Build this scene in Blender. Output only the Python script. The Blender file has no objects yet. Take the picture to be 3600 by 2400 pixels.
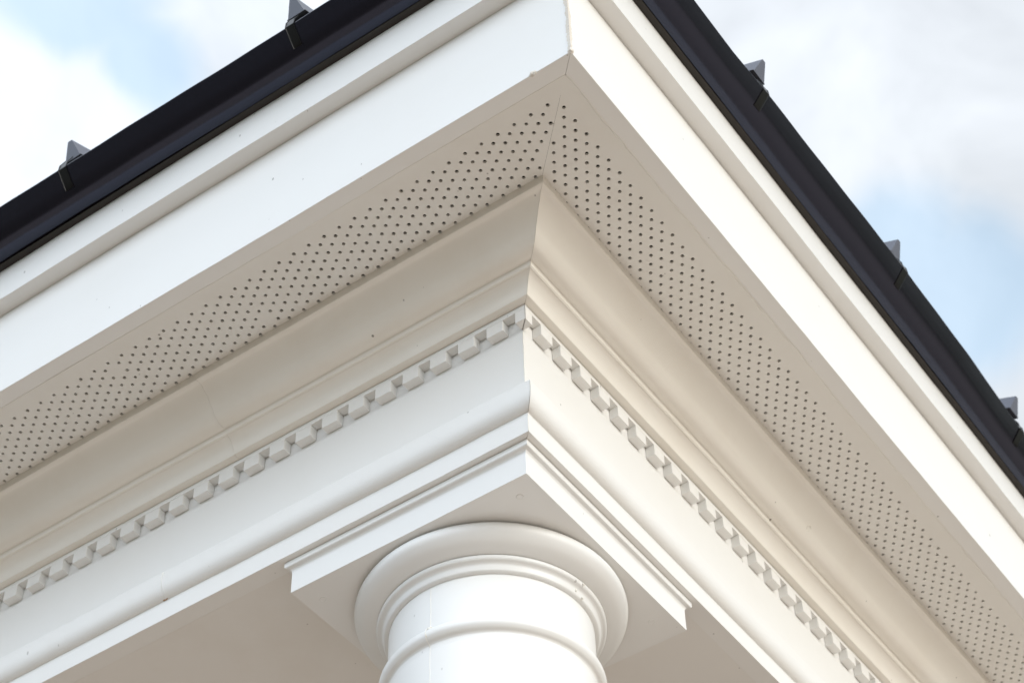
import bpy, bmesh, math, random
from mathutils import Vector, Matrix

SC = bpy.context.scene
U = 0.03                      # metres per building unit (one soffit hole pitch)
Z0 = 4.0436                   # height of the soffit above the ground, metres
rnd = random.Random(7)


def W(x, y, z):
    return Vector((x * U, y * U, z * U + Z0))


# ------------------------------------------------------------------ camera
cd = bpy.data.cameras.new("Camera")
cam = bpy.data.objects.new("Camera", cd)
SC.collection.objects.link(cam)
right = Vector((0.5763564762733577, -0.8168808420159905, -0.022779425036749623))
down = Vector((0.5965808118800451, 0.4396452137943656, -0.6714189607720747))
fwd = Vector((0.5584841512113882, 0.37338689845112805, 0.740727802172122))
m = Matrix((right, -down, -fwd)).transposed().to_4x4()
m.translation = W(-47.77305, -27.98883, -81.45427)
cam.matrix_world = m
cd.sensor_width = 36.0
cd.lens = 71.48
cd.clip_start = 0.05
cd.clip_end = 5000
cd.dof.use_dof = True
cd.dof.focus_distance = 3.05
cd.dof.aperture_fstop = 6.3
SC.camera = cam

# ------------------------------------------------------------------ exposure
SC.view_settings.view_transform = 'Standard'
SC.view_settings.look = 'None'
SC.view_settings.exposure = 0.64
SC.view_settings.gamma = 1.0
SC.view_settings.use_curve_mapping = False

# ------------------------------------------------------------------ sun and sky
SUN_DIR = Vector((-0.14, -0.95, 0.17)).normalized()      # towards the sun
sun_el = math.asin(SUN_DIR.z)
sun_az = math.atan2(SUN_DIR.x, SUN_DIR.y)
sd = bpy.data.lights.new("Sun", 'SUN')
sd.energy = 1.15
sd.angle = math.radians(26)
sd.color = (1.0, 0.98, 0.95)
so = bpy.data.objects.new("Sun", sd)
so.rotation_euler = SUN_DIR.to_track_quat('Z', 'Y').to_euler()
so.location = (0, -20, 20)
SC.collection.objects.link(so)

FILL_GLOW = 1.05
SKYK = 3.6
wd = bpy.data.worlds.new("World")
SC.world = wd
wd.use_nodes = True
nt = wd.node_tree
nt.nodes.clear()


def N(tree, typ, **kw):
    n = tree.nodes.new(typ)
    for k, v in kw.items():
        if k in ('operation', 'blend_type', 'data_type', 'sky_type', 'sun_disc', 'sun_elevation', 'sun_rotation',
                 'feature', 'distance', 'air_density', 'dust_density', 'ozone_density', 'altitude', 'noise_dimensions',
                 'interpolation', 'clamp_factor', 'vector_type'):
            setattr(n, k, v)
    return n


def L(tree, a, b):
    tree.links.new(a, b)


out = N(nt, 'ShaderNodeOutputWorld')
bg = N(nt, 'ShaderNodeBackground')
bg.inputs['Strength'].default_value = 0.12
sky = N(nt, 'ShaderNodeTexSky')
sky.sky_type = 'NISHITA'
sky.sun_disc = False
sky.sun_elevation = sun_el
sky.sun_rotation = sun_az
sky.air_density = 1.0
sky.dust_density = 0.6
tc = N(nt, 'ShaderNodeTexCoord')
DIRV = tc.outputs['Generated']


def wmath(op, a_, b_=None, c_=None, clamp=False):
    n_ = nt.nodes.new('ShaderNodeMath')
    n_.operation = op
    n_.use_clamp = clamp
    for i_, v_ in enumerate((a_, b_, c_)):
        if v_ is None:
            continue
        if isinstance(v_, (int, float)):
            n_.inputs[i_].default_value = v_
        else:
            nt.links.new(v_, n_.inputs[i_])
    return n_.outputs[0]


def wdot(vec):
    n_ = nt.nodes.new('ShaderNodeVectorMath')
    n_.operation = 'DOT_PRODUCT'
    nt.links.new(DIRV, n_.inputs[0])
    n_.inputs[1].default_value = vec
    return n_.outputs['Value']


def wnoise(scale, detail, loc, rough=0.5, dist=0.3):
    mp_ = N(nt, 'ShaderNodeMapping')
    mp_.inputs['Location'].default_value = loc
    nt.links.new(DIRV, mp_.inputs['Vector'])
    n_ = N(nt, 'ShaderNodeTexNoise')
    n_.inputs['Scale'].default_value = scale
    n_.inputs['Detail'].default_value = detail
    n_.inputs['Roughness'].default_value = rough
    n_.inputs['Distortion'].default_value = dist
    nt.links.new(mp_.outputs['Vector'], n_.inputs['Vector'])
    return n_.outputs['Fac']


def wspot(vec, radius):
    """1 at the centre of a gap in the cloud, 0 beyond its radius"""
    n_ = nt.nodes.new('ShaderNodeVectorMath')
    n_.operation = 'DISTANCE'
    nt.links.new(DIRV, n_.inputs[0])
    n_.inputs[1].default_value = vec
    return wmath('SUBTRACT', 1.0, wmath('DIVIDE', n_.outputs['Value'], radius), clamp=True)


cl_noise = wnoise(9.0, 7, (0.31, 0.12, 0.05), 0.55, 0.4)
cl_soft = wnoise(3.0, 3, (1.7, 0.4, 0.9))
gaps = wmath('MAXIMUM', wspot((0.3224, 0.4687, 0.8224), 0.066), wspot((0.3609, 0.4572, 0.8129), 0.042))
gaps = wmath('SUBTRACT', gaps, wmath('MAXIMUM', wspot((0.3317, 0.5024, 0.7985), 0.05), wspot((0.3563, 0.487, 0.7974), 0.045)), clamp=True)
gaps = wmath('MAXIMUM', gaps, wmath('MAXIMUM', wspot((0.6556, 0.1827, 0.7327), 0.060), wspot((0.6289, 0.1958, 0.7524), 0.050)))
gaps = wmath('MAXIMUM', gaps, wmath('MULTIPLY', wmath('SUBTRACT', cl_soft, 0.52, clamp=True), 0.8))
gap = wmath('ADD', wmath('MULTIPLY', gaps, 1.5), wmath('MULTIPLY', wmath('SUBTRACT', cl_noise, 0.54), 1.1))
ss = N(nt, 'ShaderNodeMapRange')
ss.interpolation_type = 'SMOOTHSTEP'
ss.inputs['From Min'].default_value = 0.05
ss.inputs['From Max'].default_value = 0.85
ss.inputs['To Min'].default_value = 0.10
ss.inputs['To Max'].default_value = 0.50
L(nt, gap, ss.inputs['Value'])
# cloud brightness: extra light added behind and left of the camera for the walls, cooler towards the left (-x)
glow = wmath('MULTIPLY', wmath('MAXIMUM', wdot((-0.80, -0.59, -0.08)), 0.0), FILL_GLOW)
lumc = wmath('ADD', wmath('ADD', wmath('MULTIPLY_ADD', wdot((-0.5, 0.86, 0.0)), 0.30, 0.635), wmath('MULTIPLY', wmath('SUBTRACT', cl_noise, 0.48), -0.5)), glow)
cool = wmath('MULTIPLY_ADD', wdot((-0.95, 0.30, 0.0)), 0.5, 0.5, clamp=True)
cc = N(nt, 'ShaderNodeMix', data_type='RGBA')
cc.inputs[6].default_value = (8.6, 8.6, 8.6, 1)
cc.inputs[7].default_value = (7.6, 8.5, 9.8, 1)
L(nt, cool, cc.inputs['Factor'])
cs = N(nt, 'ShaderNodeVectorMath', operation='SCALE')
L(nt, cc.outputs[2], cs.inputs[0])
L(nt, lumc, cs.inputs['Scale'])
mix = N(nt, 'ShaderNodeMix', data_type='RGBA')
L(nt, ss.outputs['Result'], mix.inputs['Factor'])
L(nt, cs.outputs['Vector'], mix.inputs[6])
sk2 = N(nt, 'ShaderNodeVectorMath', operation='MULTIPLY')
L(nt, sky.outputs['Color'], sk2.inputs[0])
sk2.inputs[1].default_value = (0.97 * SKYK, 1.07 * SKYK, SKYK)
L(nt, sk2.outputs['Vector'], mix.inputs[7])
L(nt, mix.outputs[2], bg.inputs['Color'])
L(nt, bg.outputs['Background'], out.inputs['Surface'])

# ------------------------------------------------------------------ materials


def base_mat(name, col, rough, spec=0.5):
    mt = bpy.data.materials.new(name)
    mt.use_nodes = True
    t = mt.node_tree
    b = t.nodes['Principled BSDF']
    b.inputs['Base Color'].default_value = (*col, 1)
    b.inputs['Roughness'].default_value = rough
    b.inputs['Specular IOR Level'].default_value = spec
    return mt, t, b


def paint(name, col, rough=0.4, specks=1.0, bump=0.15, grime=0.5, seed=0.0, stipple=0.0):
    """white gloss paint: faint mottling, brush marks, fly specks and dirt smudges"""
    mt, t, b = base_mat(name, col, rough)
    c = N(t, 'ShaderNodeTexCoord')
    mp_ = N(t, 'ShaderNodeMapping')
    mp_.inputs['Location'].default_value = (seed, seed * 1.7, seed * 0.6)
    L(t, c.outputs['Object'], mp_.inputs['Vector'])
    P = mp_.outputs['Vector']
    # mottled dirt
    n1 = N(t, 'ShaderNodeTexNoise')
    n1.inputs['Scale'].default_value = 5.0
    n1.inputs['Detail'].default_value = 6
    n1.inputs['Roughness'].default_value = 0.65
    L(t, P, n1.inputs['Vector'])
    r1 = N(t, 'ShaderNodeMapRange')
    r1.inputs['From Min'].default_value = 0.48
    r1.inputs['From Max'].default_value = 0.75
    r1.inputs['To Max'].default_value = 0.16 * grime
    L(t, n1.outputs['Fac'], r1.inputs['Value'])
    m1 = N(t, 'ShaderNodeMix', data_type='RGBA')
    m1.inputs[6].default_value = (*col, 1)
    m1.inputs[7].default_value = (col[0] * 0.72, col[1] * 0.62, col[2] * 0.5, 1)
    L(t, r1.outputs['Result'], m1.inputs['Factor'])
    cur = m1.outputs[2]
    # specks: small dark marks drawn out a little downwards
    mz = N(t, 'ShaderNodeMapping')
    mz.inputs['Scale'].default_value = (1, 1, 0.55)
    L(t, P, mz.inputs['Vector'])
    for sc_, size, dens, dark in ((16.0, 0.024, 0.60, 0.8), (34.0, 0.032, 0.22, 0.55)):
        v = N(t, 'ShaderNodeTexVoronoi')
        v.inputs['Scale'].default_value = sc_
        L(t, mz.outputs['Vector'], v.inputs['Vector'])
        lt = N(t, 'ShaderNodeMapRange')
        lt.inputs['From Min'].default_value = size
        lt.inputs['From Max'].default_value = size * 1.7
        lt.inputs['To Min'].default_value = 1
        lt.inputs['To Max'].default_value = 0
        L(t, v.outputs['Distance'], lt.inputs['Value'])
        sp = N(t, 'ShaderNodeSeparateColor')
        L(t, v.outputs['Color'], sp.inputs['Color'])
        g = N(t, 'ShaderNodeMath', operation='LESS_THAN')
        g.inputs[1].default_value = dens
        L(t, sp.outputs['Red'], g.inputs[0])
        mu = N(t, 'ShaderNodeMath', operation='MULTIPLY')
        L(t, lt.outputs['Result'], mu.inputs[0])
        L(t, g.outputs[0], mu.inputs[1])
        mu2 = N(t, 'ShaderNodeMath', operation='MULTIPLY')
        L(t, mu.outputs[0], mu2.inputs[0])
        mu2.inputs[1].default_value = dark * specks
        m2 = N(t, 'ShaderNodeMix', data_type='RGBA')
        L(t, mu2.outputs[0], m2.inputs['Factor'])
        L(t, cur, m2.inputs[6])
        m2.inputs[7].default_value = (0.10, 0.075, 0.05, 1)
        cur = m2.outputs[2]
    L(t, cur, b.inputs['Base Color'])
    # relief: slow waviness of the paint film + fine grain
    nb = N(t, 'ShaderNodeTexNoise')
    nb.inputs['Scale'].default_value = 38.0
    nb.inputs['Detail'].default_value = 4
    L(t, P, nb.inputs['Vector'])
    bp = N(t, 'ShaderNodeBump')
    bp.inputs['Strength'].default_value = bump
    bp.inputs['Distance'].default_value = 0.0012
    L(t, nb.outputs['Fac'], bp.inputs['Height'])
    last = bp.outputs['Normal']
    if stipple:
        nf = N(t, 'ShaderNodeTexNoise')
        nf.inputs['Scale'].default_value = 420.0
        nf.inputs['Detail'].default_value = 2
        L(t, P, nf.inputs['Vector'])
        b2 = N(t, 'ShaderNodeBump')
        b2.inputs['Strength'].default_value = stipple
        b2.inputs['Distance'].default_value = 0.0006
        L(t, nf.outputs['Fac'], b2.inputs['Height'])
        L(t, last, b2.inputs['Normal'])
        last = b2.outputs['Normal']
    L(t, last, b.inputs['Normal'])
    # roughness variation
    rr = N(t, 'ShaderNodeMapRange')
    rr.inputs['To Min'].default_value = rough - 0.08
    rr.inputs['To Max'].default_value = rough + 0.12
    L(t, n1.outputs['Fac'], rr.inputs['Value'])
    L(t, rr.outputs['Result'], b.inputs['Roughness'])
    return mt


WHITE = (0.80, 0.785, 0.755)
M = {}
M['fascia'] = paint('fascia paint', WHITE, 0.42, 0.8, 0.12, 0.3)
M['soffit'] = paint('soffit board', (0.78, 0.755, 0.705), 0.5, 0.8, 0.05, 0.7, 3.1)
M['crown'] = paint('crown moulding paint', (0.82, 0.775, 0.70), 0.42, 1.0, 0.18, 0.9, 5.3)
M['frieze'] = paint('frieze paint', WHITE, 0.42, 0.8, 0.15, 0.4, 8.2)
M['dentil'] = paint('dentil paint', (0.80, 0.783, 0.75), 0.45, 0.9, 0.15, 0.7, 2.4)
M['ovolo'] = paint('ovolo paint', WHITE, 0.42, 0.5, 0.15, 0.4, 9.2, 0.5)
M['column'] = paint('column gloss paint', (0.80, 0.79, 0.765), 0.40, 0.45, 0.10, 0.35, 4.4)
M['ceiling'] = paint('ceiling board', (0.78, 0.755, 0.715), 0.5, 0.7, 0.05, 0.9, 6.1)
M['filler'] = paint('dried filler', (0.72, 0.66, 0.58), 0.8, 0.0, 0.6, 1.5, 1.2)
M['caulk'] = paint('seam caulk', (0.82, 0.79, 0.73), 0.6, 0.0, 0.3, 0.2, 1.9)


def plain(name, col, rough, nscale=20.0, var=0.25, bump=0.1, metal=0.0, dist=0.0006, spec=0.5):
    mt, t, b = base_mat(name, col, rough, spec)
    b.inputs['Metallic'].default_value = metal
    c = N(t, 'ShaderNodeTexCoord')
    n = N(t, 'ShaderNodeTexNoise')
    n.inputs['Scale'].default_value = nscale
    n.inputs['Detail'].default_value = 6
    L(t, c.outputs['Object'], n.inputs['Vector'])
    r = N(t, 'ShaderNodeMapRange')
    r.inputs['To Min'].default_value = 1 - var
    r.inputs['To Max'].default_value = 1 + var
    L(t, n.outputs['Fac'], r.inputs['Value'])
    vm = N(t, 'ShaderNodeVectorMath', operation='SCALE')
    vm.inputs[0].default_value = col
    L(t, r.outputs['Result'], vm.inputs['Scale'])
    L(t, vm.outputs['Vector'], b.inputs['Base Color'])
    bp = N(t, 'ShaderNodeBump')
    bp.inputs['Strength'].default_value = bump
    bp.inputs['Distance'].default_value = dist
    L(t, n.outputs['Fac'], bp.inputs['Height'])
    L(t, bp.outputs['Normal'], b.inputs['Normal'])
    return mt


M['gutter'] = plain('black gutter enamel', (0.004, 0.0022, 0.0032), 0.22, 60, 0.3, 0.03, spec=0.78)
M['gutter'].node_tree.nodes['Principled BSDF'].inputs['Specular Tint'].default_value = (0.62, 0.70, 1.0, 1)
M['strap'] = plain('black strap enamel', (0.0035, 0.003, 0.0025), 0.3, 60, 0.4, 0.05, spec=0.35)
M['backing'] = plain('dark backing strip', (0.022, 0.017, 0.013), 0.55, 40, 0.3, 0.1)
M['roof'] = plain('grey coated roof sheet', (0.095, 0.10, 0.125), 0.38, 15, 0.12, 0.1)
M['void'] = plain('roof void darkness', (0.02, 0.012, 0.008), 0.9, 12, 0.4, 0.3)
M['rust'] = plain('brown rust run', (0.36, 0.20, 0.09), 0.8, 80, 0.4, 0.3)
M['paving'] = plain('pale gravel paving', (0.50, 0.405, 0.325), 0.9, 3.0, 0.25, 0.6, dist=0.01)
M['ground'] = plain('dark mown turf', (0.075, 0.066, 0.045), 0.95, 2.0, 0.35, 0.8, dist=0.02)
M['wood'] = plain('woodland_screen', (0.045, 0.06, 0.03), 0.95, 1.5, 0.4, 0.8, dist=0.02)

# ------------------------------------------------------------------ helpers


def link(name, bm, mat, parent=None, smooth=None):
    me = bpy.data.meshes.new(name)
    bmesh.ops.recalc_face_normals(bm, faces=bm.faces)
    bm.to_mesh(me)
    bm.free()
    me.materials.append(mat)
    if smooth:
        for p in me.polygons:
            p.use_smooth = True
        me.set_sharp_from_angle(angle=math.radians(smooth))
    o = bpy.data.objects.new(name, me)
    SC.collection.objects.link(o)
    if smooth:
        wn = o.modifiers.new('weighted normals', 'WEIGHTED_NORMAL')
        wn.keep_sharp = True
        wn.weight = 60
    if parent is not None:
        o.parent = parent
        o.matrix_parent_inverse = Matrix.Translation(-parent.location)
    return o


def thing(name, label, cat, loc=(0, 0, 0), group=None):
    e = bpy.data.objects.new(name, None)
    e.empty_display_size = 0.2
    e.location = loc
    SC.collection.objects.link(e)
    e['label'] = label
    e['category'] = cat
    if group:
        e['group'] = group
    return e


def rounded(poly, r=0.045, closed=True, n=2):
    """round every sharp corner of a profile with a tiny arc"""
    res = []
    k = len(poly)
    for i, p in enumerate(poly):
        if not closed and i in (0, k - 1):
            res.append(p)
            continue
        a = Vector(poly[i - 1]) - Vector(p)
        b = Vector(poly[(i + 1) % k]) - Vector(p)
        la, lb = a.length, b.length
        if la < 1e-6 or lb < 1e-6:
            continue
        ang = math.degrees(a.angle(b))
        rr = min(r, 0.4 * la, 0.4 * lb)
        if ang > 160 or rr < 0.004:
            res.append(p)
            continue
        p0 = Vector(p) + a / la * rr
        p1 = Vector(p) + b / lb * rr
        for j in range(n + 1):
            s = j / n
            q = p0 * (1 - s) ** 2 + Vector(p) * 2 * s * (1 - s) + p1 * s ** 2
            res.append((q.x, q.y))
    return res


def curve(pts, n=6):
    """Catmull-Rom through the points"""
    P = [Vector(p) for p in pts]
    P = [2 * P[0] - P[1]] + P + [2 * P[-1] - P[-2]]
    res = []
    for i in range(1, len(P) - 2):
        for j in range(n):
            s = j / n
            q = 0.5 * ((2 * P[i]) + (-P[i - 1] + P[i + 1]) * s + (2 * P[i - 1] - 5 * P[i] + 4 * P[i + 1] - P[i + 2]) * s * s
                       + (-P[i - 1] + 3 * P[i] - 3 * P[i + 1] + P[i + 2]) * s ** 3)
            res.append((q.x, q.y))
    res.append(tuple(P[-2]))
    return res


def wob(seed, t):
    return (math.sin(t * 0.21 + seed) * 0.5 + math.sin(t * 0.53 + seed * 2.3) * 0.3 + math.sin(t * 1.37 + seed * 5.1) * 0.2)


def run(side, prof, t1, t0=None, closed=True, gap=0.012, step=2.0, amp=0.012, seed=0.0, warp=None):
    """extrude a profile of (offset, height) along the left eave ('L', along +y) or the right one ('R', along +x).
    t0=None starts at the mitre."""
    bm = bmesh.new()
    ts = []
    start = t0 if t0 is not None else 12.0
    t = start
    while t < t1 - step * 0.5:
        ts.append(t)
        t += step
    ts.append(t1)
    rings = []
    if t0 is None:
        rings.append([(o, o + gap, z) for o, z in prof])
    for t in ts:
        dz = wob(seed, t) * amp
        do = wob(seed + 3.3, t) * amp
        rings.append([(o + do, t, z + dz) for o, z in prof])
    if t0 is None:
        # ease wobble out at the mitre: the first ring carries the wobble of t=12 scaled down
        pass
    if warp:
        rings = [[(warp(t, o, z)[0], t, warp(t, o, z)[1]) for o, t, z in r] for r in rings]
    vr = []
    for r in rings:
        if side == 'L':
            vr.append([bm.verts.new(W(o, t, z)) for o, t, z in r])
        else:
            vr.append([bm.verts.new(W(t, o, z)) for o, t, z in r])
    n = len(prof)
    for a, b in zip(vr[:-1], vr[1:]):
        for i in range(n if closed else n - 1):
            j = (i + 1) % n
            bm.faces.new((a[i], a[j], b[j], b[i]))
    if closed:
        bm.faces.new(vr[0])
        bm.faces.new(vr[-1])
    return bm


def boxm(bm, lo, hi):
    vs = [bm.verts.new(W(x, y, z)) for x in (lo[0], hi[0]) for y in (lo[1], hi[1]) for z in (lo[2], hi[2])]
    for f in ((0, 1, 3, 2), (4, 6, 7, 5), (0, 4, 5, 1), (2, 3, 7, 6), (0, 2, 6, 4), (1, 5, 7, 3)):
        bm.faces.new([vs[i] for i in f])
    return vs


def tbox(bm, side, o0, o1, t0, t1, z0, z1):
    if side == 'L':
        return boxm(bm, (o0, t0, z0), (o1, t1, z1))
    return boxm(bm, (t0, o0, z0), (t1, o1, z1))


def lathe(bm, prof, cx, cy, seg=128, gapa=None):
    rings = []
    for r, z in prof:
        rings.append([bm.verts.new(W(cx + r * math.cos(2 * math.pi * i / seg), cy + r * math.sin(2 * math.pi * i / seg), z))
                      for i in range(seg)])
    for a, b in zip(rings[:-1], rings[1:]):
        for i in range(seg):
            j = (i + 1) % seg
            bm.faces.new((a[i], a[j], b[j], b[i]))
    bm.faces.new(rings[0])
    bm.faces.new(rings[-1])


END = 132.0
SIDES = ('L', 'R')

# ------------------------------------------------------------------ ground
bm = bmesh.new()
r_ = 400.0
vs = [bm.verts.new((x, y, 0.0)) for x, y in ((-r_, -r_), (r_, -r_), (r_, r_), (-r_, r_))]
bm.faces.new(vs)
g = link('ground', bm, M['ground'])
g['kind'] = 'structure'
bm = bmesh.new()
vs = [bm.verts.new((1.0 + 5.2 * math.cos(a_ * math.pi / 48), 1.0 + 5.2 * math.sin(a_ * math.pi / 48), 0.02)) for a_ in range(96)]
bm.faces.new(vs)
g = link('paving', bm, M['paving'])
g['kind'] = 'structure'
bm = bmesh.new()
vs = [bm.verts.new(c_) for c_ in ((-9, -30, 0.012), (16, -30, 0.012), (16, 0, 0.012), (-3, 0, 0.012))]
bm.faces.new(vs)
g = link('bounce_ground', bm, M['paving'])  # unseen pale sheet added to bounce light up at the right mouldings
g['kind'] = 'structure'

# unseen wooded rise, added to darken the horizon: it hides the lowest band of sky from the eaves
bm = bmesh.new()
NS, NR = 220, 26
grid = []
for i in range(NR):
    f_ = i / (NR - 1)
    rad = 45 + 260 * f_ ** 1.3
    ring = []
    for j in range(NS):
        a_ = 2 * math.pi * j / NS
        h = (11 if math.sin(a_) > -0.45 else 8) * (1 - math.cos(min(1.0, f_ * 1.5) * math.pi)) / 2
        h *= 0.85 + 0.22 * math.sin(3 * a_ + 1) + 0.10 * math.sin(7 * a_ + 2.2)
        tr = 0 if f_ < 0.06 else 3.2 * (abs(math.sin(j * 1.9 + i * 2.3)) + rnd.uniform(0, 0.8))
        ring.append(bm.verts.new((rad * math.cos(a_), rad * math.sin(a_), h + tr - (1.0 if i == 0 else 0))))
    grid.append(ring)
for A_, B_ in zip(grid[:-1], grid[1:]):
    for j in range(NS):
        k_ = (j + 1) % NS
        bm.faces.new((A_[j], A_[k_], B_[k_], B_[j]))
hl = link('hills_screen', bm, M['wood'])
hl['kind'] = 'structure'

# ------------------------------------------------------------------ portico
port = thing('portico', 'white painted portico corner with dentil cornice, perforated soffit and wide fascia',
             'portico', (0.5, 0.5, Z0))

# lower fascia board with its underside up to the seam of the soffit
for s in SIDES:
    p = rounded([(0, 0), (0, 7.29), (0.95, 7.29), (0.95, 0)], 0.05)
    link('lower_fascia', run(s, p, END, amp=0.02, seed=1.0 if s == 'L' else 4.0, step=1.5), M['fascia'], port, 35)
    p = rounded([(-0.98, 7.30), (-0.98, 10.155), (0.5, 10.155), (0.5, 7.30)], 0.05)
    link('upper_fascia', run(s, p, END, amp=0.02, seed=2.0 if s == 'L' else 5.0, step=1.5), M['fascia'], port, 35)

# soffit seam: an uneven bead of caulk laid along the joint
for s in SIDES:
    bm = bmesh.new()
    prev = None
    q = 0.98
    jag = 0.0
    while q < END:
        a = 0.018 + (0.035 if s == 'R' else 0.012) * abs(wob(9.0, q * 6)) + rnd.uniform(0, 0.012)
        jag = 0.8 * jag + rnd.uniform(-1, 1) * (0.035 if s == 'R' else 0.007)
        wdt = 0.035 if s == 'L' else 0.05
        row = []
        for o, z in ((0.93 - wdt + jag * 0.5, 0.005), (0.955 + jag, -0.004 - a * 0.5), (0.98 + wdt + jag, 0.045)):
            row.append(bm.verts.new(W(o, q, z) if s == 'L' else W(q, o, z)))
        if prev:
            for i in range(2):
                bm.faces.new((prev[i], prev[i + 1], row[i + 1], row[i]))
        prev = row
        q += rnd.uniform(0.12, 0.3) if s == 'R' else 0.5
    link('soffit_caulk', bm, M['soffit'], port, 50)


# perforated soffit panels, real holes through a thin board
def soffit(side, first, t0, thr, missing=()):
    bm = bmesh.new()
    d = 0.328
    R = 0.102
    Z = 0.035
    dep = 0.15
    nseg = 12
    rows = 11

    def V(o, t, z):
        return bm.verts.new(W(o, t, z) if side == 'L' else W(t, o, z))

    def quad(pts):
        bm.faces.new([V(*p) for p in pts])
    o_in = 5.9
    lastz = first + (rows - 0.5) * d
    # plain margins either side of the perforated band
    quad([(0.951, 0.951, Z), (0.951, END, Z), (first - d / 2, END, Z), (first - d / 2, first - d / 2, Z)])
    if lastz < o_in:
        quad([(lastz, lastz, Z), (lastz, END, Z), (o_in, END, Z), (o_in, o_in, Z)])
    for k in range(rows):
        o = first + k * d
        a, b = o - d / 2, o + d / 2
        # first hole of this row beyond the mitre
        j = 0
        t = t0 + 0.5 * k - math.ceil((0.5 * k) + 4)
        while t < o + thr:
            t += 1.0
        # strip between the mitre and the first cell (a hole very close to the mitre shifts its cell)
        left = t - 0.5
        tend = 62.0 if side == 'L' else 76.0
        if left < b + 0.002:
            left = b + 0.002
        if t - R * 1.05 < left:
            left = t - R * 1.08
        quad([(a, a + 0.006, Z), (a, left, Z), (b, left, Z), (b, b + 0.006, Z)]) if left > a else None
        cell0 = left
        while t < tend:
            cell1 = t + 0.5
            miss = any(abs(o - mo) < 0.17 and abs(t - mt) < 0.3 for mo, mt in missing)
            if miss:
                quad([(a, cell0, Z), (b, cell0, Z), (b, cell1, Z), (a, cell1, Z)])
            else:
                rr = R * rnd.uniform(0.93, 1.05)
                oo = o + rnd.uniform(-0.008, 0.008)
                hole = [V(oo + rr * math.cos(2 * math.pi * i / nseg), t + rr * math.sin(2 * math.pi * i / nseg), Z)
                        for i in range(nseg)]
                top = [V(oo + rr * math.cos(2 * math.pi * i / nseg), t + rr * math.sin(2 * math.pi * i / nseg), Z + dep)
                       for i in range(nseg)]
                c = [V(b, cell1, Z), V(a, cell1, Z), V(a, cell0, Z), V(b, cell0, Z)]
                e = nseg // 4
                # quadrant fans: hole index 0 is +o, e is +t, 2e is -o, 3e is -t
                mids = [V(b, t, Z), V(o, cell1, Z), V(a, t, Z), V(o, cell0, Z)]
                for qd in range(4):
                    idx = [(qd * e + i) % nseg for i in range(e + 1)]
                    bm.faces.new([mids[qd], c[qd], mids[(qd + 1) % 4]] + [hole[i] for i in reversed(idx)])
                for i in range(nseg):
                    i2 = (i + 1) % nseg
                    bm.faces.new((hole[i], hole[i2], top[i2], top[i]))
            cell0 = cell1
            t += 1.0
        quad([(a, cell0, Z), (b, cell0, Z), (b, END, Z), (a, END, Z)])
    bmesh.ops.remove_doubles(bm, verts=bm.verts, dist=1e-6)
    return bm


link('soffit_panel', soffit('L', 1.956, 2.691, 0.15, ((4.52, 22.7), (2.62, 31.73))), M['soffit'], port)
link('soffit_panel', soffit('R', 2.12, 2.534, 0.15, ((3.7, 35.4),)), M['soffit'], port)

# near-black sheet behind the holes: its colour stands in for the shade inside
for s in SIDES:
    link('void_shade', run(s, [(0.96, 1.1), (5.9, 1.1), (5.9, 1.3), (0.96, 1.3)], END, amp=0), M['void'], port)

# crown moulding: fillet, cyma, bead, cavetto and flat underside
cyma = curve([(5.46, -0.50), (5.78, -0.56), (6.23, -0.90), (6.72, -1.42), (7.02, -1.83), (7.30, -2.08), (7.62, -2.18), (7.93, -2.17)], 5)
bead = [(7.99, -2.20), (8.03, -2.30), (8.06, -2.42), (8.13, -2.47)]
cav = curve([(8.20, -2.47), (8.42, -2.60), (8.62, -2.82), (8.75, -3.06), (8.85, -3.36)], 5)
crown = [(5.33, 0.03), (5.35, -0.38), (5.37, -0.47)] + cyma + bead + cav + [(8.88, -3.40), (9.60, -3.42), (9.60, 0.03)]
for s, segs in (('L', ((None, 28.27), (28.288, 86.0), (86.03, END))), ('R', ((None, 62.0), (62.03, END)))):
    for k, (a, b) in enumerate(segs):
        pr = crown if k % 2 == 0 else [(o + 0.015, z - 0.012) for o, z in crown]
        link('crown_moulding', run(s, pr, b, t0=a, gap=0.009, amp=0.018, seed=6.0 + k + (3 if s == 'R' else 0)), M['crown'], port, 28)

# dentil band: continuous strip, then the dentils below it
for s in SIDES:
    link('dentil_band', run(s, rounded([(9.32, -3.43), (9.32, -3.75), (9.84, -3.75), (9.84, -3.43)], 0.02), END, gap=0.02, amp=0.006, seed=7), M['dentil'], port, 35)
    # mitred corner dentil half
    bm = bmesh.new()
    pts = [(9.32, 9.345), (9.32, 9.95), (9.86, 9.95), (9.86, 9.885)]
    lo = [bm.verts.new(W(o, t, -4.52) if s == 'L' else W(t, o, -4.52)) for o, t in pts]
    hi = [bm.verts.new(W(o, t, -3.752) if s == 'L' else W(t, o, -3.752)) for o, t in pts]
    bm.faces.new(lo)
    bm.faces.new(hi)
    for i in range(4):
        j = (i + 1) % 4
        bm.faces.new((lo[i], lo[j], hi[j], hi[i]))
    bmesh.ops.bevel(bm, geom=bm.edges[:], offset=0.012 * U, segments=1, affect='EDGES')
    link('dentil', bm, M['dentil'], port)

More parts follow.
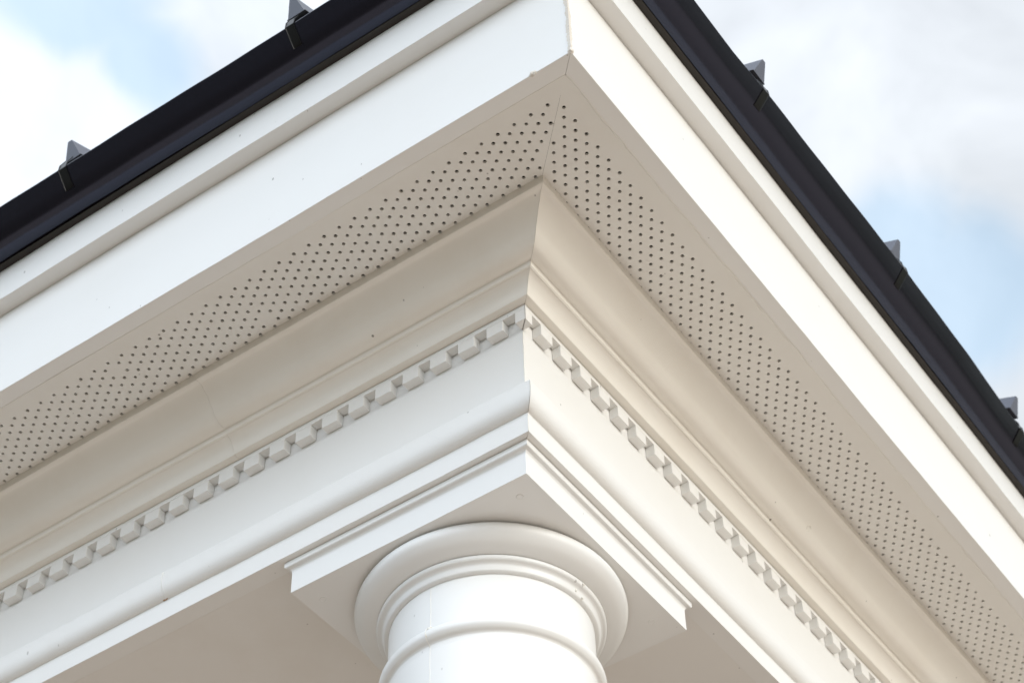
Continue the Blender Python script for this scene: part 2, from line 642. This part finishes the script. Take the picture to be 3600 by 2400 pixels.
protos = {}
for s in SIDES:
    k = 0
    t = 10.72
    while k < (26 if s == 'L' else 28):
        variant = (s, k % 6)
        if variant not in protos:
            bm = bmesh.new()
            j = rnd.uniform(-0.015, 0.015)
            vsb = tbox(bm, s, 9.32 + rnd.uniform(-0.012, 0.012), 9.855, 0.0, 1.02 + j, -4.52 + rnd.uniform(-0.02, 0.02), -3.752)
            for v in vsb:
                v.co += Vector((rnd.uniform(-1, 1), rnd.uniform(-1, 1), 0)) * 0.003 * U
            bmesh.ops.bevel(bm, geom=bm.edges[:], offset=0.013 * U, segments=2, affect='EDGES')
            o = link('dentil', bm, M['dentil'], port)
            protos[variant] = o
        else:
            o = protos[variant].copy()
            SC.collection.objects.link(o)
            o.parent = port
            o.matrix_parent_inverse = Matrix.Translation(-port.location)
        dt = (t + rnd.uniform(-0.012, 0.012)) * U
        o.location = (0, dt, 0) if s == 'L' else (dt, 0, 0)
        t += 1.795
        k += 1

# frieze, ovolo and architrave
for s in SIDES:
    link('frieze_board', run(s, rounded([(9.865, -3.44), (9.865, -9.6), (10.6, -9.6), (10.6, -3.44)], 0.03), END, amp=0.012, seed=11 if s == 'L' else 14, step=1.5), M['frieze'], port, 35)
    ov = [(9.862, -8.95), (9.30, -9.30), (9.08, -9.42)] + [(9.01, -9.52), (9.00, -9.75)] + [(9.57 - 0.57 * math.cos(math.radians(q_)), -10.05 - 0.92 * math.sin(math.radians(q_))) for q_ in range(0, 91, 6)] + [(9.86, -10.975)]
    segs = ((None, 32.7), (32.712, END)) if s == 'L' else ((None, 58.0), (58.03, END))
    for k, (a, b) in enumerate(segs):
        pr = ov if k == 0 else [(o - 0.012, z + 0.008) for o, z in ov]
        link('ovolo_moulding', run(s, pr, b, t0=a, gap=0.015, amp=0.02, seed=12 + k), M['ovolo'], port, 30)
    link('architrave_board', run(s, rounded([(9.575, -10.80), (9.575, -12.27), (10.62, -12.27), (10.62, -10.80)], 0.045), END, amp=0.015, seed=13 if s == 'L' else 17, step=1.5), M['frieze'], port, 35)

# ceiling inside the beams
bm = bmesh.new()
boxm(bm, (10.59, 10.59, -12.266), (END, END, -11.9))
link('porch_ceiling', bm, M['ceiling'], port)
# closing boards at the far ends
for s in SIDES:
    bm = bmesh.new()
    tbox(bm, s, -0.9, 12.0, END + 0.02, END + 0.9, -12.2, 10.3)
    link('end_board', bm, M['frieze'], port)


# ragged dried filler on the fascia corner and at other corner joints
def filler(z0, z1, o, width, seed, step=0.10, mat='filler', lump=1.0):
    r2 = random.Random(seed)
    bm = bmesh.new()
    prev = None
    z = z0
    w1 = w2 = width
    while z < z1:
        w1 = 0.7 * w1 + 0.3 * width * r2.uniform(0.1, 2.2)
        w2 = 0.7 * w2 + 0.3 * width * r2.uniform(0.1, 2.2)
        bul = width * 0.35 * lump * r2.uniform(0.2, 1.1)
        row = [bm.verts.new(W(o - 0.006, o + w1, z)), bm.verts.new(W(o - 0.5 * bul, o + w1 * 0.45, z)),
               bm.verts.new(W(o - bul, o - bul, z)),
               bm.verts.new(W(o + w2 * 0.45, o - 0.5 * bul, z)), bm.verts.new(W(o + w2, o - 0.006, z))]
        if prev:
            for i in range(4):
                bm.faces.new((prev[i], prev[i + 1], row[i + 1], row[i]))
        prev = row
        z += step * r2.uniform(0.5, 1.5)
    link('corner_filler', bm, M[mat], port)


filler(-0.05, 7.25, -0.01, 0.14, 5, step=0.07)
filler(-8.9, -4.6, 9.86, 0.05, 8, mat='caulk')
filler(-12.25, -11.0, 9.57, 0.04, 9, mat='caulk')


def lump(name, centre, size, mat, seed, parent, sub=3):
    r2 = random.Random(seed)
    bm = bmesh.new()
    bmesh.ops.create_icosphere(bm, subdivisions=sub, radius=1.0)
    ph = [r2.uniform(0, 6) for _ in range(6)]
    for v in bm.verts:
        c = v.co
        k = 1 + 0.25 * math.sin(c.x * 4 + ph[0]) * math.sin(c.y * 5 + ph[1]) + 0.15 * math.sin(c.z * 9 + ph[2] + c.x * 6) + r2.uniform(-0.05, 0.05)
        v.co = W(centre[0] + c.x * size[0] * k, centre[1] + c.y * size[1] * k, centre[2] + c.z * size[2] * k)
    return link(name, bm, M[mat], parent, 80)


lump('filler_lump', (0.0, 2.2, 0.03), (0.09, 0.20, 0.15), 'filler', 3, port)
lump('filler_lump', (-0.01, -0.01, 0.02), (0.12, 0.12, 0.16), 'filler', 4, port)
lump('rust_run', (9.52, 32.75, -10.93), (0.05, 0.22, 0.05), 'rust', 6, port)

# ring left by a cup or washer in the paint of the right crown moulding
bm = bmesh.new()
c0 = Vector((34.65, 6.83, -1.56))
ax1 = Vector((1, 0, 0))
ax2 = Vector((0, 0.72, -0.70)).normalized()
nn = Vector((0, -0.70, -0.72)).normalized()
prev = None
for i in range(26):
    a_ = 0.5 + i * 5.3 / 25
    cpt = c0 + ax1 * 0.17 * math.cos(a_) + ax2 * 0.17 * math.sin(a_) + nn * 0.012
    rad_ = (cpt - c0).normalized()
    row = [bm.verts.new(W(*(cpt + rad_ * 0.035 * math.cos(b_) + nn * 0.022 * math.sin(b_)))) for b_ in (0, 1.05, 2.09, 3.14, 4.19, 5.24)]
    if prev:
        for j in range(6):
            bm.faces.new((prev[j], prev[(j + 1) % 6], row[(j + 1) % 6], row[j]))
    prev = row
link('paint_ring', bm, M['crown'], port, 60)

# ------------------------------------------------------------------ column
CX = CY = 17.42
col = thing('column', 'round white column under the portico corner, with square abacus and moulded capital', 'column', (CX * U, CY * U, 0.0))
ZG = -Z0 / U


def square_sweep(bm, prof):
    rings = [[bm.verts.new(W(CX + sx * h, CY + sy * h, z)) for sx, sy in ((-1, -1), (1, -1), (1, 1), (-1, 1))] for h, z in prof]
    for a, b in zip(rings[:-1], rings[1:]):
        for i in range(4):
            j = (i + 1) % 4
            bm.faces.new((a[i], a[j], b[j], b[i]))
    bm.faces.new(rings[0])
    bm.faces.new(rings[-1])


bm = bmesh.new()
square_sweep(bm, rounded([(7.46, -12.275), (7.50, -12.30), (7.50, -12.60), (7.44, -12.66), (7.30, -12.70), (7.22, -12.80), (7.20, -12.95), (7.20, -14.20)], 0.035, closed=False))
link('abacus', bm, M['column'], col, 35)
ech = [(6.58, -14.203)] + curve([(6.68, -14.23), (6.86, -14.36), (6.93, -14.60), (6.83, -14.90), (6.52, -15.20), (6.12, -15.38), (5.78, -15.455)], 6)
bm = bmesh.new()
lathe(bm, ech, CX, CY, 144)
link('echinus', bm, M['column'], col, 50)
bm = bmesh.new()
lathe(bm, [(5.76, -15.48), (5.79, -15.52), (5.78, -15.66), (5.70, -15.73)] + curve([(5.62, -15.75), (5.50, -15.84), (5.44, -16.0), (5.40, -16.12)], 4) + [(5.34, -16.18), (5.22, -16.20)], CX, CY, 144)
link('capital_fillet', bm, M['column'], col, 50)
bm = bmesh.new()
lathe(bm, [(5.17, -16.205), (5.17, -18.75)] + curve([(5.19, -18.9), (5.30, -19.02), (5.50, -19.10), (5.60, -19.28), (5.58, -19.50), (5.44, -19.68), (5.27, -19.76), (5.20, -19.85)], 5) + [(5.19, -20.1)], CX, CY, 144)
link('necking', bm, M['column'], col, 50)
bm = bmesh.new()
sh = [(5.19, -20.101)] + [(5.19 + 1.0 * (s / 12.0) ** 1.3, -20.1 + (ZG + 9.0 + 20.1) * s / 12.0) for s in range(1, 13)]
lathe(bm, sh, CX, CY, 144)
link('shaft', bm, M['column'], col, 50)
bm = bmesh.new()
lathe(bm, [(6.19, ZG + 9.0)] + curve([(6.4, ZG + 8.6), (6.5, ZG + 8.0), (7.3, ZG + 7.4), (7.8, ZG + 6.2), (7.6, ZG + 5.0), (7.2, ZG + 4.6)], 5), CX, CY, 96)
link('base_torus', bm, M['column'], col, 50)
bm = bmesh.new()
square_sweep(bm, [(8.0, ZG + 4.6), (8.0, ZG + 0.05)])
link('plinth', bm, M['column'], col)

# vertical seam of the two column halves, with caulk and a crumb of filler on the astragal
for ang in (180.6, 0.6):
    bm = bmesh.new()
    prev = None
    z = -16.25
    while z > -60:
        if -19.9 < z < -18.8:
            rr = 5.17 + 0.44 * max(0.0, 1 - ((z + 19.35) / 0.52) ** 2) ** 0.6
        else:
            rr = 5.175 if z > -19 else 5.195 + 1.0 * max(0.0, (-20.1 - z) / (-20.1 - ZG - 9)) ** 1.3
        a0 = math.radians(ang) + 0.0015 * math.sin(z * 3.1) + rnd.uniform(-0.0006, 0.0006)
        hw = 0.0045 * rnd.uniform(0.6, 1.4)
        row = []
        for da, dr in ((-hw, -0.004), (0, 0.014 * rnd.uniform(0.5, 1.3)), (hw, -0.004)):
            row.append(bm.verts.new(W(CX + (rr + dr) * math.cos(a0 + da), CY + (rr + dr) * math.sin(a0 + da), z)))
        if prev:
            for i in range(2):
                bm.faces.new((prev[i], prev[i + 1], row[i + 1], row[i]))
        prev = row
        z -= 0.12
    link('seam_caulk', bm, M['caulk'], col)
a0 = math.radians(181)
lump('seam_filler', (CX + 5.36 * math.cos(a0), CY + 5.36 * math.sin(a0) - 0.05, -18.98), (0.10, 0.16, 0.10), 'caulk', 12, col)
lump('seam_filler', (CX + 5.55 * math.cos(a0), CY + 5.55 * math.sin(a0), -19.40), (0.05, 0.06, 0.16), 'filler', 13, col)

for dz_, da_, sz in ((-15.62, 266.5, 0.10), (-15.95, 264.5, 0.08), (-15.55, 262.0, 0.05), (-16.1, 270.0, 0.07)):
    a0 = math.radians(da_)
    rr = 5.72 if dz_ > -15.7 else 5.42
    lump('seam_filler', (CX + rr * math.cos(a0), CY + rr * math.sin(a0), dz_), (sz, sz * 1.3, sz), 'caulk', int(da_ * 10), col)

# filled screw holes on the underside of the abacus
for px, py in ((11.36, 11.40), (22.97, 11.29), (11.58, 23.62), (23.1, 23.3)):
    bm = bmesh.new()
    n = 20
    ro = [bm.verts.new(W(px + 0.20 * math.cos(6.2832 * i / n) * rnd.uniform(0.92, 1.08), py + 0.20 * math.sin(6.2832 * i / n) * rnd.uniform(0.92, 1.08), -14.199)) for i in range(n)]
    rm = [bm.verts.new(W(px + 0.16 * math.cos(6.2832 * i / n), py + 0.16 * math.sin(6.2832 * i / n), -14.232 + rnd.uniform(-0.006, 0.006))) for i in range(n)]
    ri = [bm.verts.new(W(px + 0.11 * math.cos(6.2832 * i / n), py + 0.11 * math.sin(6.2832 * i / n), -14.206)) for i in range(n)]
    for A, B in ((ro, rm), (rm, ri)):
        for i in range(n):
            j = (i + 1) % n
            bm.faces.new((A[i], A[j], B[j], B[i]))
    bm.faces.new(ri)
    link('filled_screw_hole', bm, M['column'], col, 60)

# ------------------------------------------------------------------ gutters
GO, GZ, GR = -2.36, 11.2, 1.25


GCURVE = curve([(-1.39, 10.225), (-1.75, 10.20), (-2.10, 10.23), (-2.42, 10.38), (-2.78, 10.70), (-3.08, 11.06), (-3.33, 11.38), (-3.545, 11.66)], 5)


def offset_path(pts, d):
    """shift an open path outwards (away from the gutter's inside) by d"""
    res = []
    for i, p in enumerate(pts):
        a_ = Vector(pts[max(0, i - 1)])
        b_ = Vector(pts[min(len(pts) - 1, i + 1)])
        t_ = (b_ - a_).normalized()
        n_ = Vector((-t_.y, t_.x))
        res.append((p[0] + n_.x * d, p[1] + n_.y * d))
    return res


def gwarp_l(t, o, z):
    # the gutter was hung a little proud towards its far end
    return o + 0.055 - 0.0092 * (min(t, 70) - 13), z


KT = [(-4, 0.90), (0, 0.80), (7.7, 0.82), (12, 0.86), (16, 0.915), (24, 0.957), (32, 0.975), (40, 0.945), (48, 0.875), (56, 0.86), (140, 0.86)]


def gwarp_r(t, o, z):
    # the right gutter has lost its shape: squeezed near the corner, full at mid span
    for (t0, k0), (t1, k1) in zip(KT[:-1], KT[1:]):
        if t <= t1:
            u_ = max(0.0, (t - t0) / (t1 - t0))
            u_ = u_ * 0.6 + 0.4 * u_ * u_ * (3 - 2 * u_)
            k = k0 + (k1 - k0) * u_
            break
    return -1.39 + (o + 1.39) * k, 10.2 + (z - 10.2) * k


RIBS = {'L': [15.36, 31.95, 48.4, 64.9, 81.4, 97.9, 114.4], 'R': [15.42, 31.75, 48.22, 64.7, 81.2, 97.7, 114.2]}
glabel = {'L': 'black half-round gutter along the left eave above the shaded fascia',
          'R': 'black half-round gutter along the right eave above the brightly lit fascia'}
for s in SIDES:
    gt = thing('gutter', glabel[s], 'gutter', (W(GO, 8, GZ) if s == 'L' else W(8, GO, GZ)), 'gutters along the eaves')
    outer = [(-1.10, 12.3), (-1.10, 10.30), (-1.37, 10.27)] + GCURVE
    lp = GCURVE[-1]
    lip = [(lp[0] + 0.01, lp[1] + 0.07), (lp[0] + 0.08, lp[1] + 0.12), (lp[0] + 0.17, lp[1] + 0.10), (lp[0] + 0.19, lp[1] + 0.02)]
    inner = list(reversed(offset_path(GCURVE, -0.06)))[:-1]
    prof = outer + lip + inner + [(-1.17, 10.37), (-1.17, 12.3)]
    warp = gwarp_l if s == 'L' else gwarp_r
    link('trough', run(s, prof, END, gap=0.0, amp=0.035, seed=20 if s == 'L' else 25, step=1.0, warp=warp), M['gutter'], gt, 40)
    link('backing_strip', run(s, rounded([(-1.375, 10.16), (-1.375, 10.262), (-0.80, 10.262), (-0.80, 10.16)], 0.03), END, gap=0.0, amp=0.012, seed=22), M['backing'], gt, 35)
    # straps
    for t in RIBS[s]:
        bm = bmesh.new()
        half = 0.30
        path = GCURVE[-17:]
        pr_i = offset_path(path, 0.012)
        pr_o = offset_path(path, 0.045)
        tip = pr_o[-1]
        # the tongue rises from the lip to the underside of the sheet
        pr_o += [(tip[0] + 0.04, tip[1] + 0.5), (tip[0] + 0.36, tip[1] + 1.28)]
        pr_i += [(tip[0] + 0.09, tip[1] + 0.49), (tip[0] + 0.41, tip[1] + 1.26)]
        prof2 = pr_o + list(reversed(pr_i))
        n = len(prof2)
        m2 = len(pr_o)

        def ring(tt, thick):
            q = [(i_[0] + (o_[0] - i_[0]) * thick, i_[1] + (o_[1] - i_[1]) * thick) for o_, i_ in zip(pr_o, pr_i)] + list(reversed(pr_i))
            return [bm.verts.new(W(*((warp(tt, o, z)[0], tt, warp(tt, o, z)[1]) if s == 'L' else (tt, warp(tt, o, z)[0], warp(tt, o, z)[1])))) for o, z in q]
        rings = [ring(t - half, 1.2), ring(t - half + 0.035, 1.2), ring(t - half + 0.05, 0.5), ring(t + half - 0.05, 0.5), ring(t + half - 0.035, 1.2), ring(t + half, 1.2)]
        for A_, B_ in zip(rings[:-1], rings[1:]):
            for i in range(n):
                j = (i + 1) % n
                bm.faces.new((A_[i], A_[j], B_[j], B_[i]))
        for rg in (rings[0], rings[-1]):
            for i in range(m2 - 1):
                bm.faces.new((rg[i], rg[i + 1], rg[n - 2 - i], rg[n - 1 - i]))
        link('gutter_strap', bm, M['strap'], gt, 35)

# ------------------------------------------------------------------ roof
SL = 0.40
roof = thing('roof', 'grey metal roof showing only its folded rib ends above the black gutters', 'roof', W(0, 0, 13.0))


def rz(o):
    return 13.18 + SL * (o + 3.10)


for s in SIDES:
    bm = bmesh.new()
    e0, e1 = -2.70, 66.0
    th = 0.06
    P = [(e0, e0, rz(e0)), (e0, END, rz(e0)), (e1, END, rz(e1)), (e1, e1, rz(e1))]
    top = [bm.verts.new(W(o, t, z) if s == 'L' else W(t, o, z)) for o, t, z in P]
    bot = [bm.verts.new(W(o, t, z - th) if s == 'L' else W(t, o, z - th)) for o, t, z in P]
    bm.faces.new(top)
    bm.faces.new(bot)
    for i in range(4):
        j = (i + 1) % 4
        bm.faces.new((top[i], top[j], bot[j], bot[i]))
    link('roof_sheet', bm, M['roof'], roof)
    # boarding under the sheet, so no daylight reaches the void
    link('eaves_board', run(s, [(-0.98, 12.55), (-0.98, 12.75), (60, 37.2), (60, 37.0)], END, t0=60.0, amp=0), M['void'], roof)
    link('eaves_board', run(s, [(-0.98, 10.36), (-0.98, 12.9), (-0.2, 12.9), (-0.2, 10.36)], END, gap=0.0, amp=0), M['void'], roof)
    for t in RIBS[s]:
        bm = bmesh.new()
        e1r = min(t - 0.6, 60.0)
        dirv = Vector((1, SL)).normalized()
        nrm = Vector((-dirv.y, dirv.x))
        jt = rnd.uniform(-0.04, 0.04)
        rings = []
        for oo in (-3.10, e1r):
            b0 = Vector((oo, rz(oo)))
            tp = b0 + nrm * (1.29 if oo < 0 else 1.29)
            ring = []
            for (c, dt) in ((b0, -0.64), (b0 + nrm * 0.05, -0.55), (tp - nrm * 0.03, -0.16), (tp, -0.12), (tp, 0.12), (tp - nrm * 0.03, 0.16), (b0 + nrm * 0.05, 0.55), (b0, 0.64)):
                q = (c.x, t + dt + (jt if c is tp else 0), c.y)
                ring.append(bm.verts.new(W(q[0], q[1], q[2]) if s == 'L' else W(q[1], q[0], q[2])))
            rings.append(ring)
        n = len(rings[0])
        for i in range(n):
            j = (i + 1) % n
            bm.faces.new((rings[0][i], rings[0][j], rings[1][j], rings[1][i]))
        bm.faces.new(rings[0])
        bm.faces.new(rings[1])
        link('roof_rib', bm, M['roof'], roof)
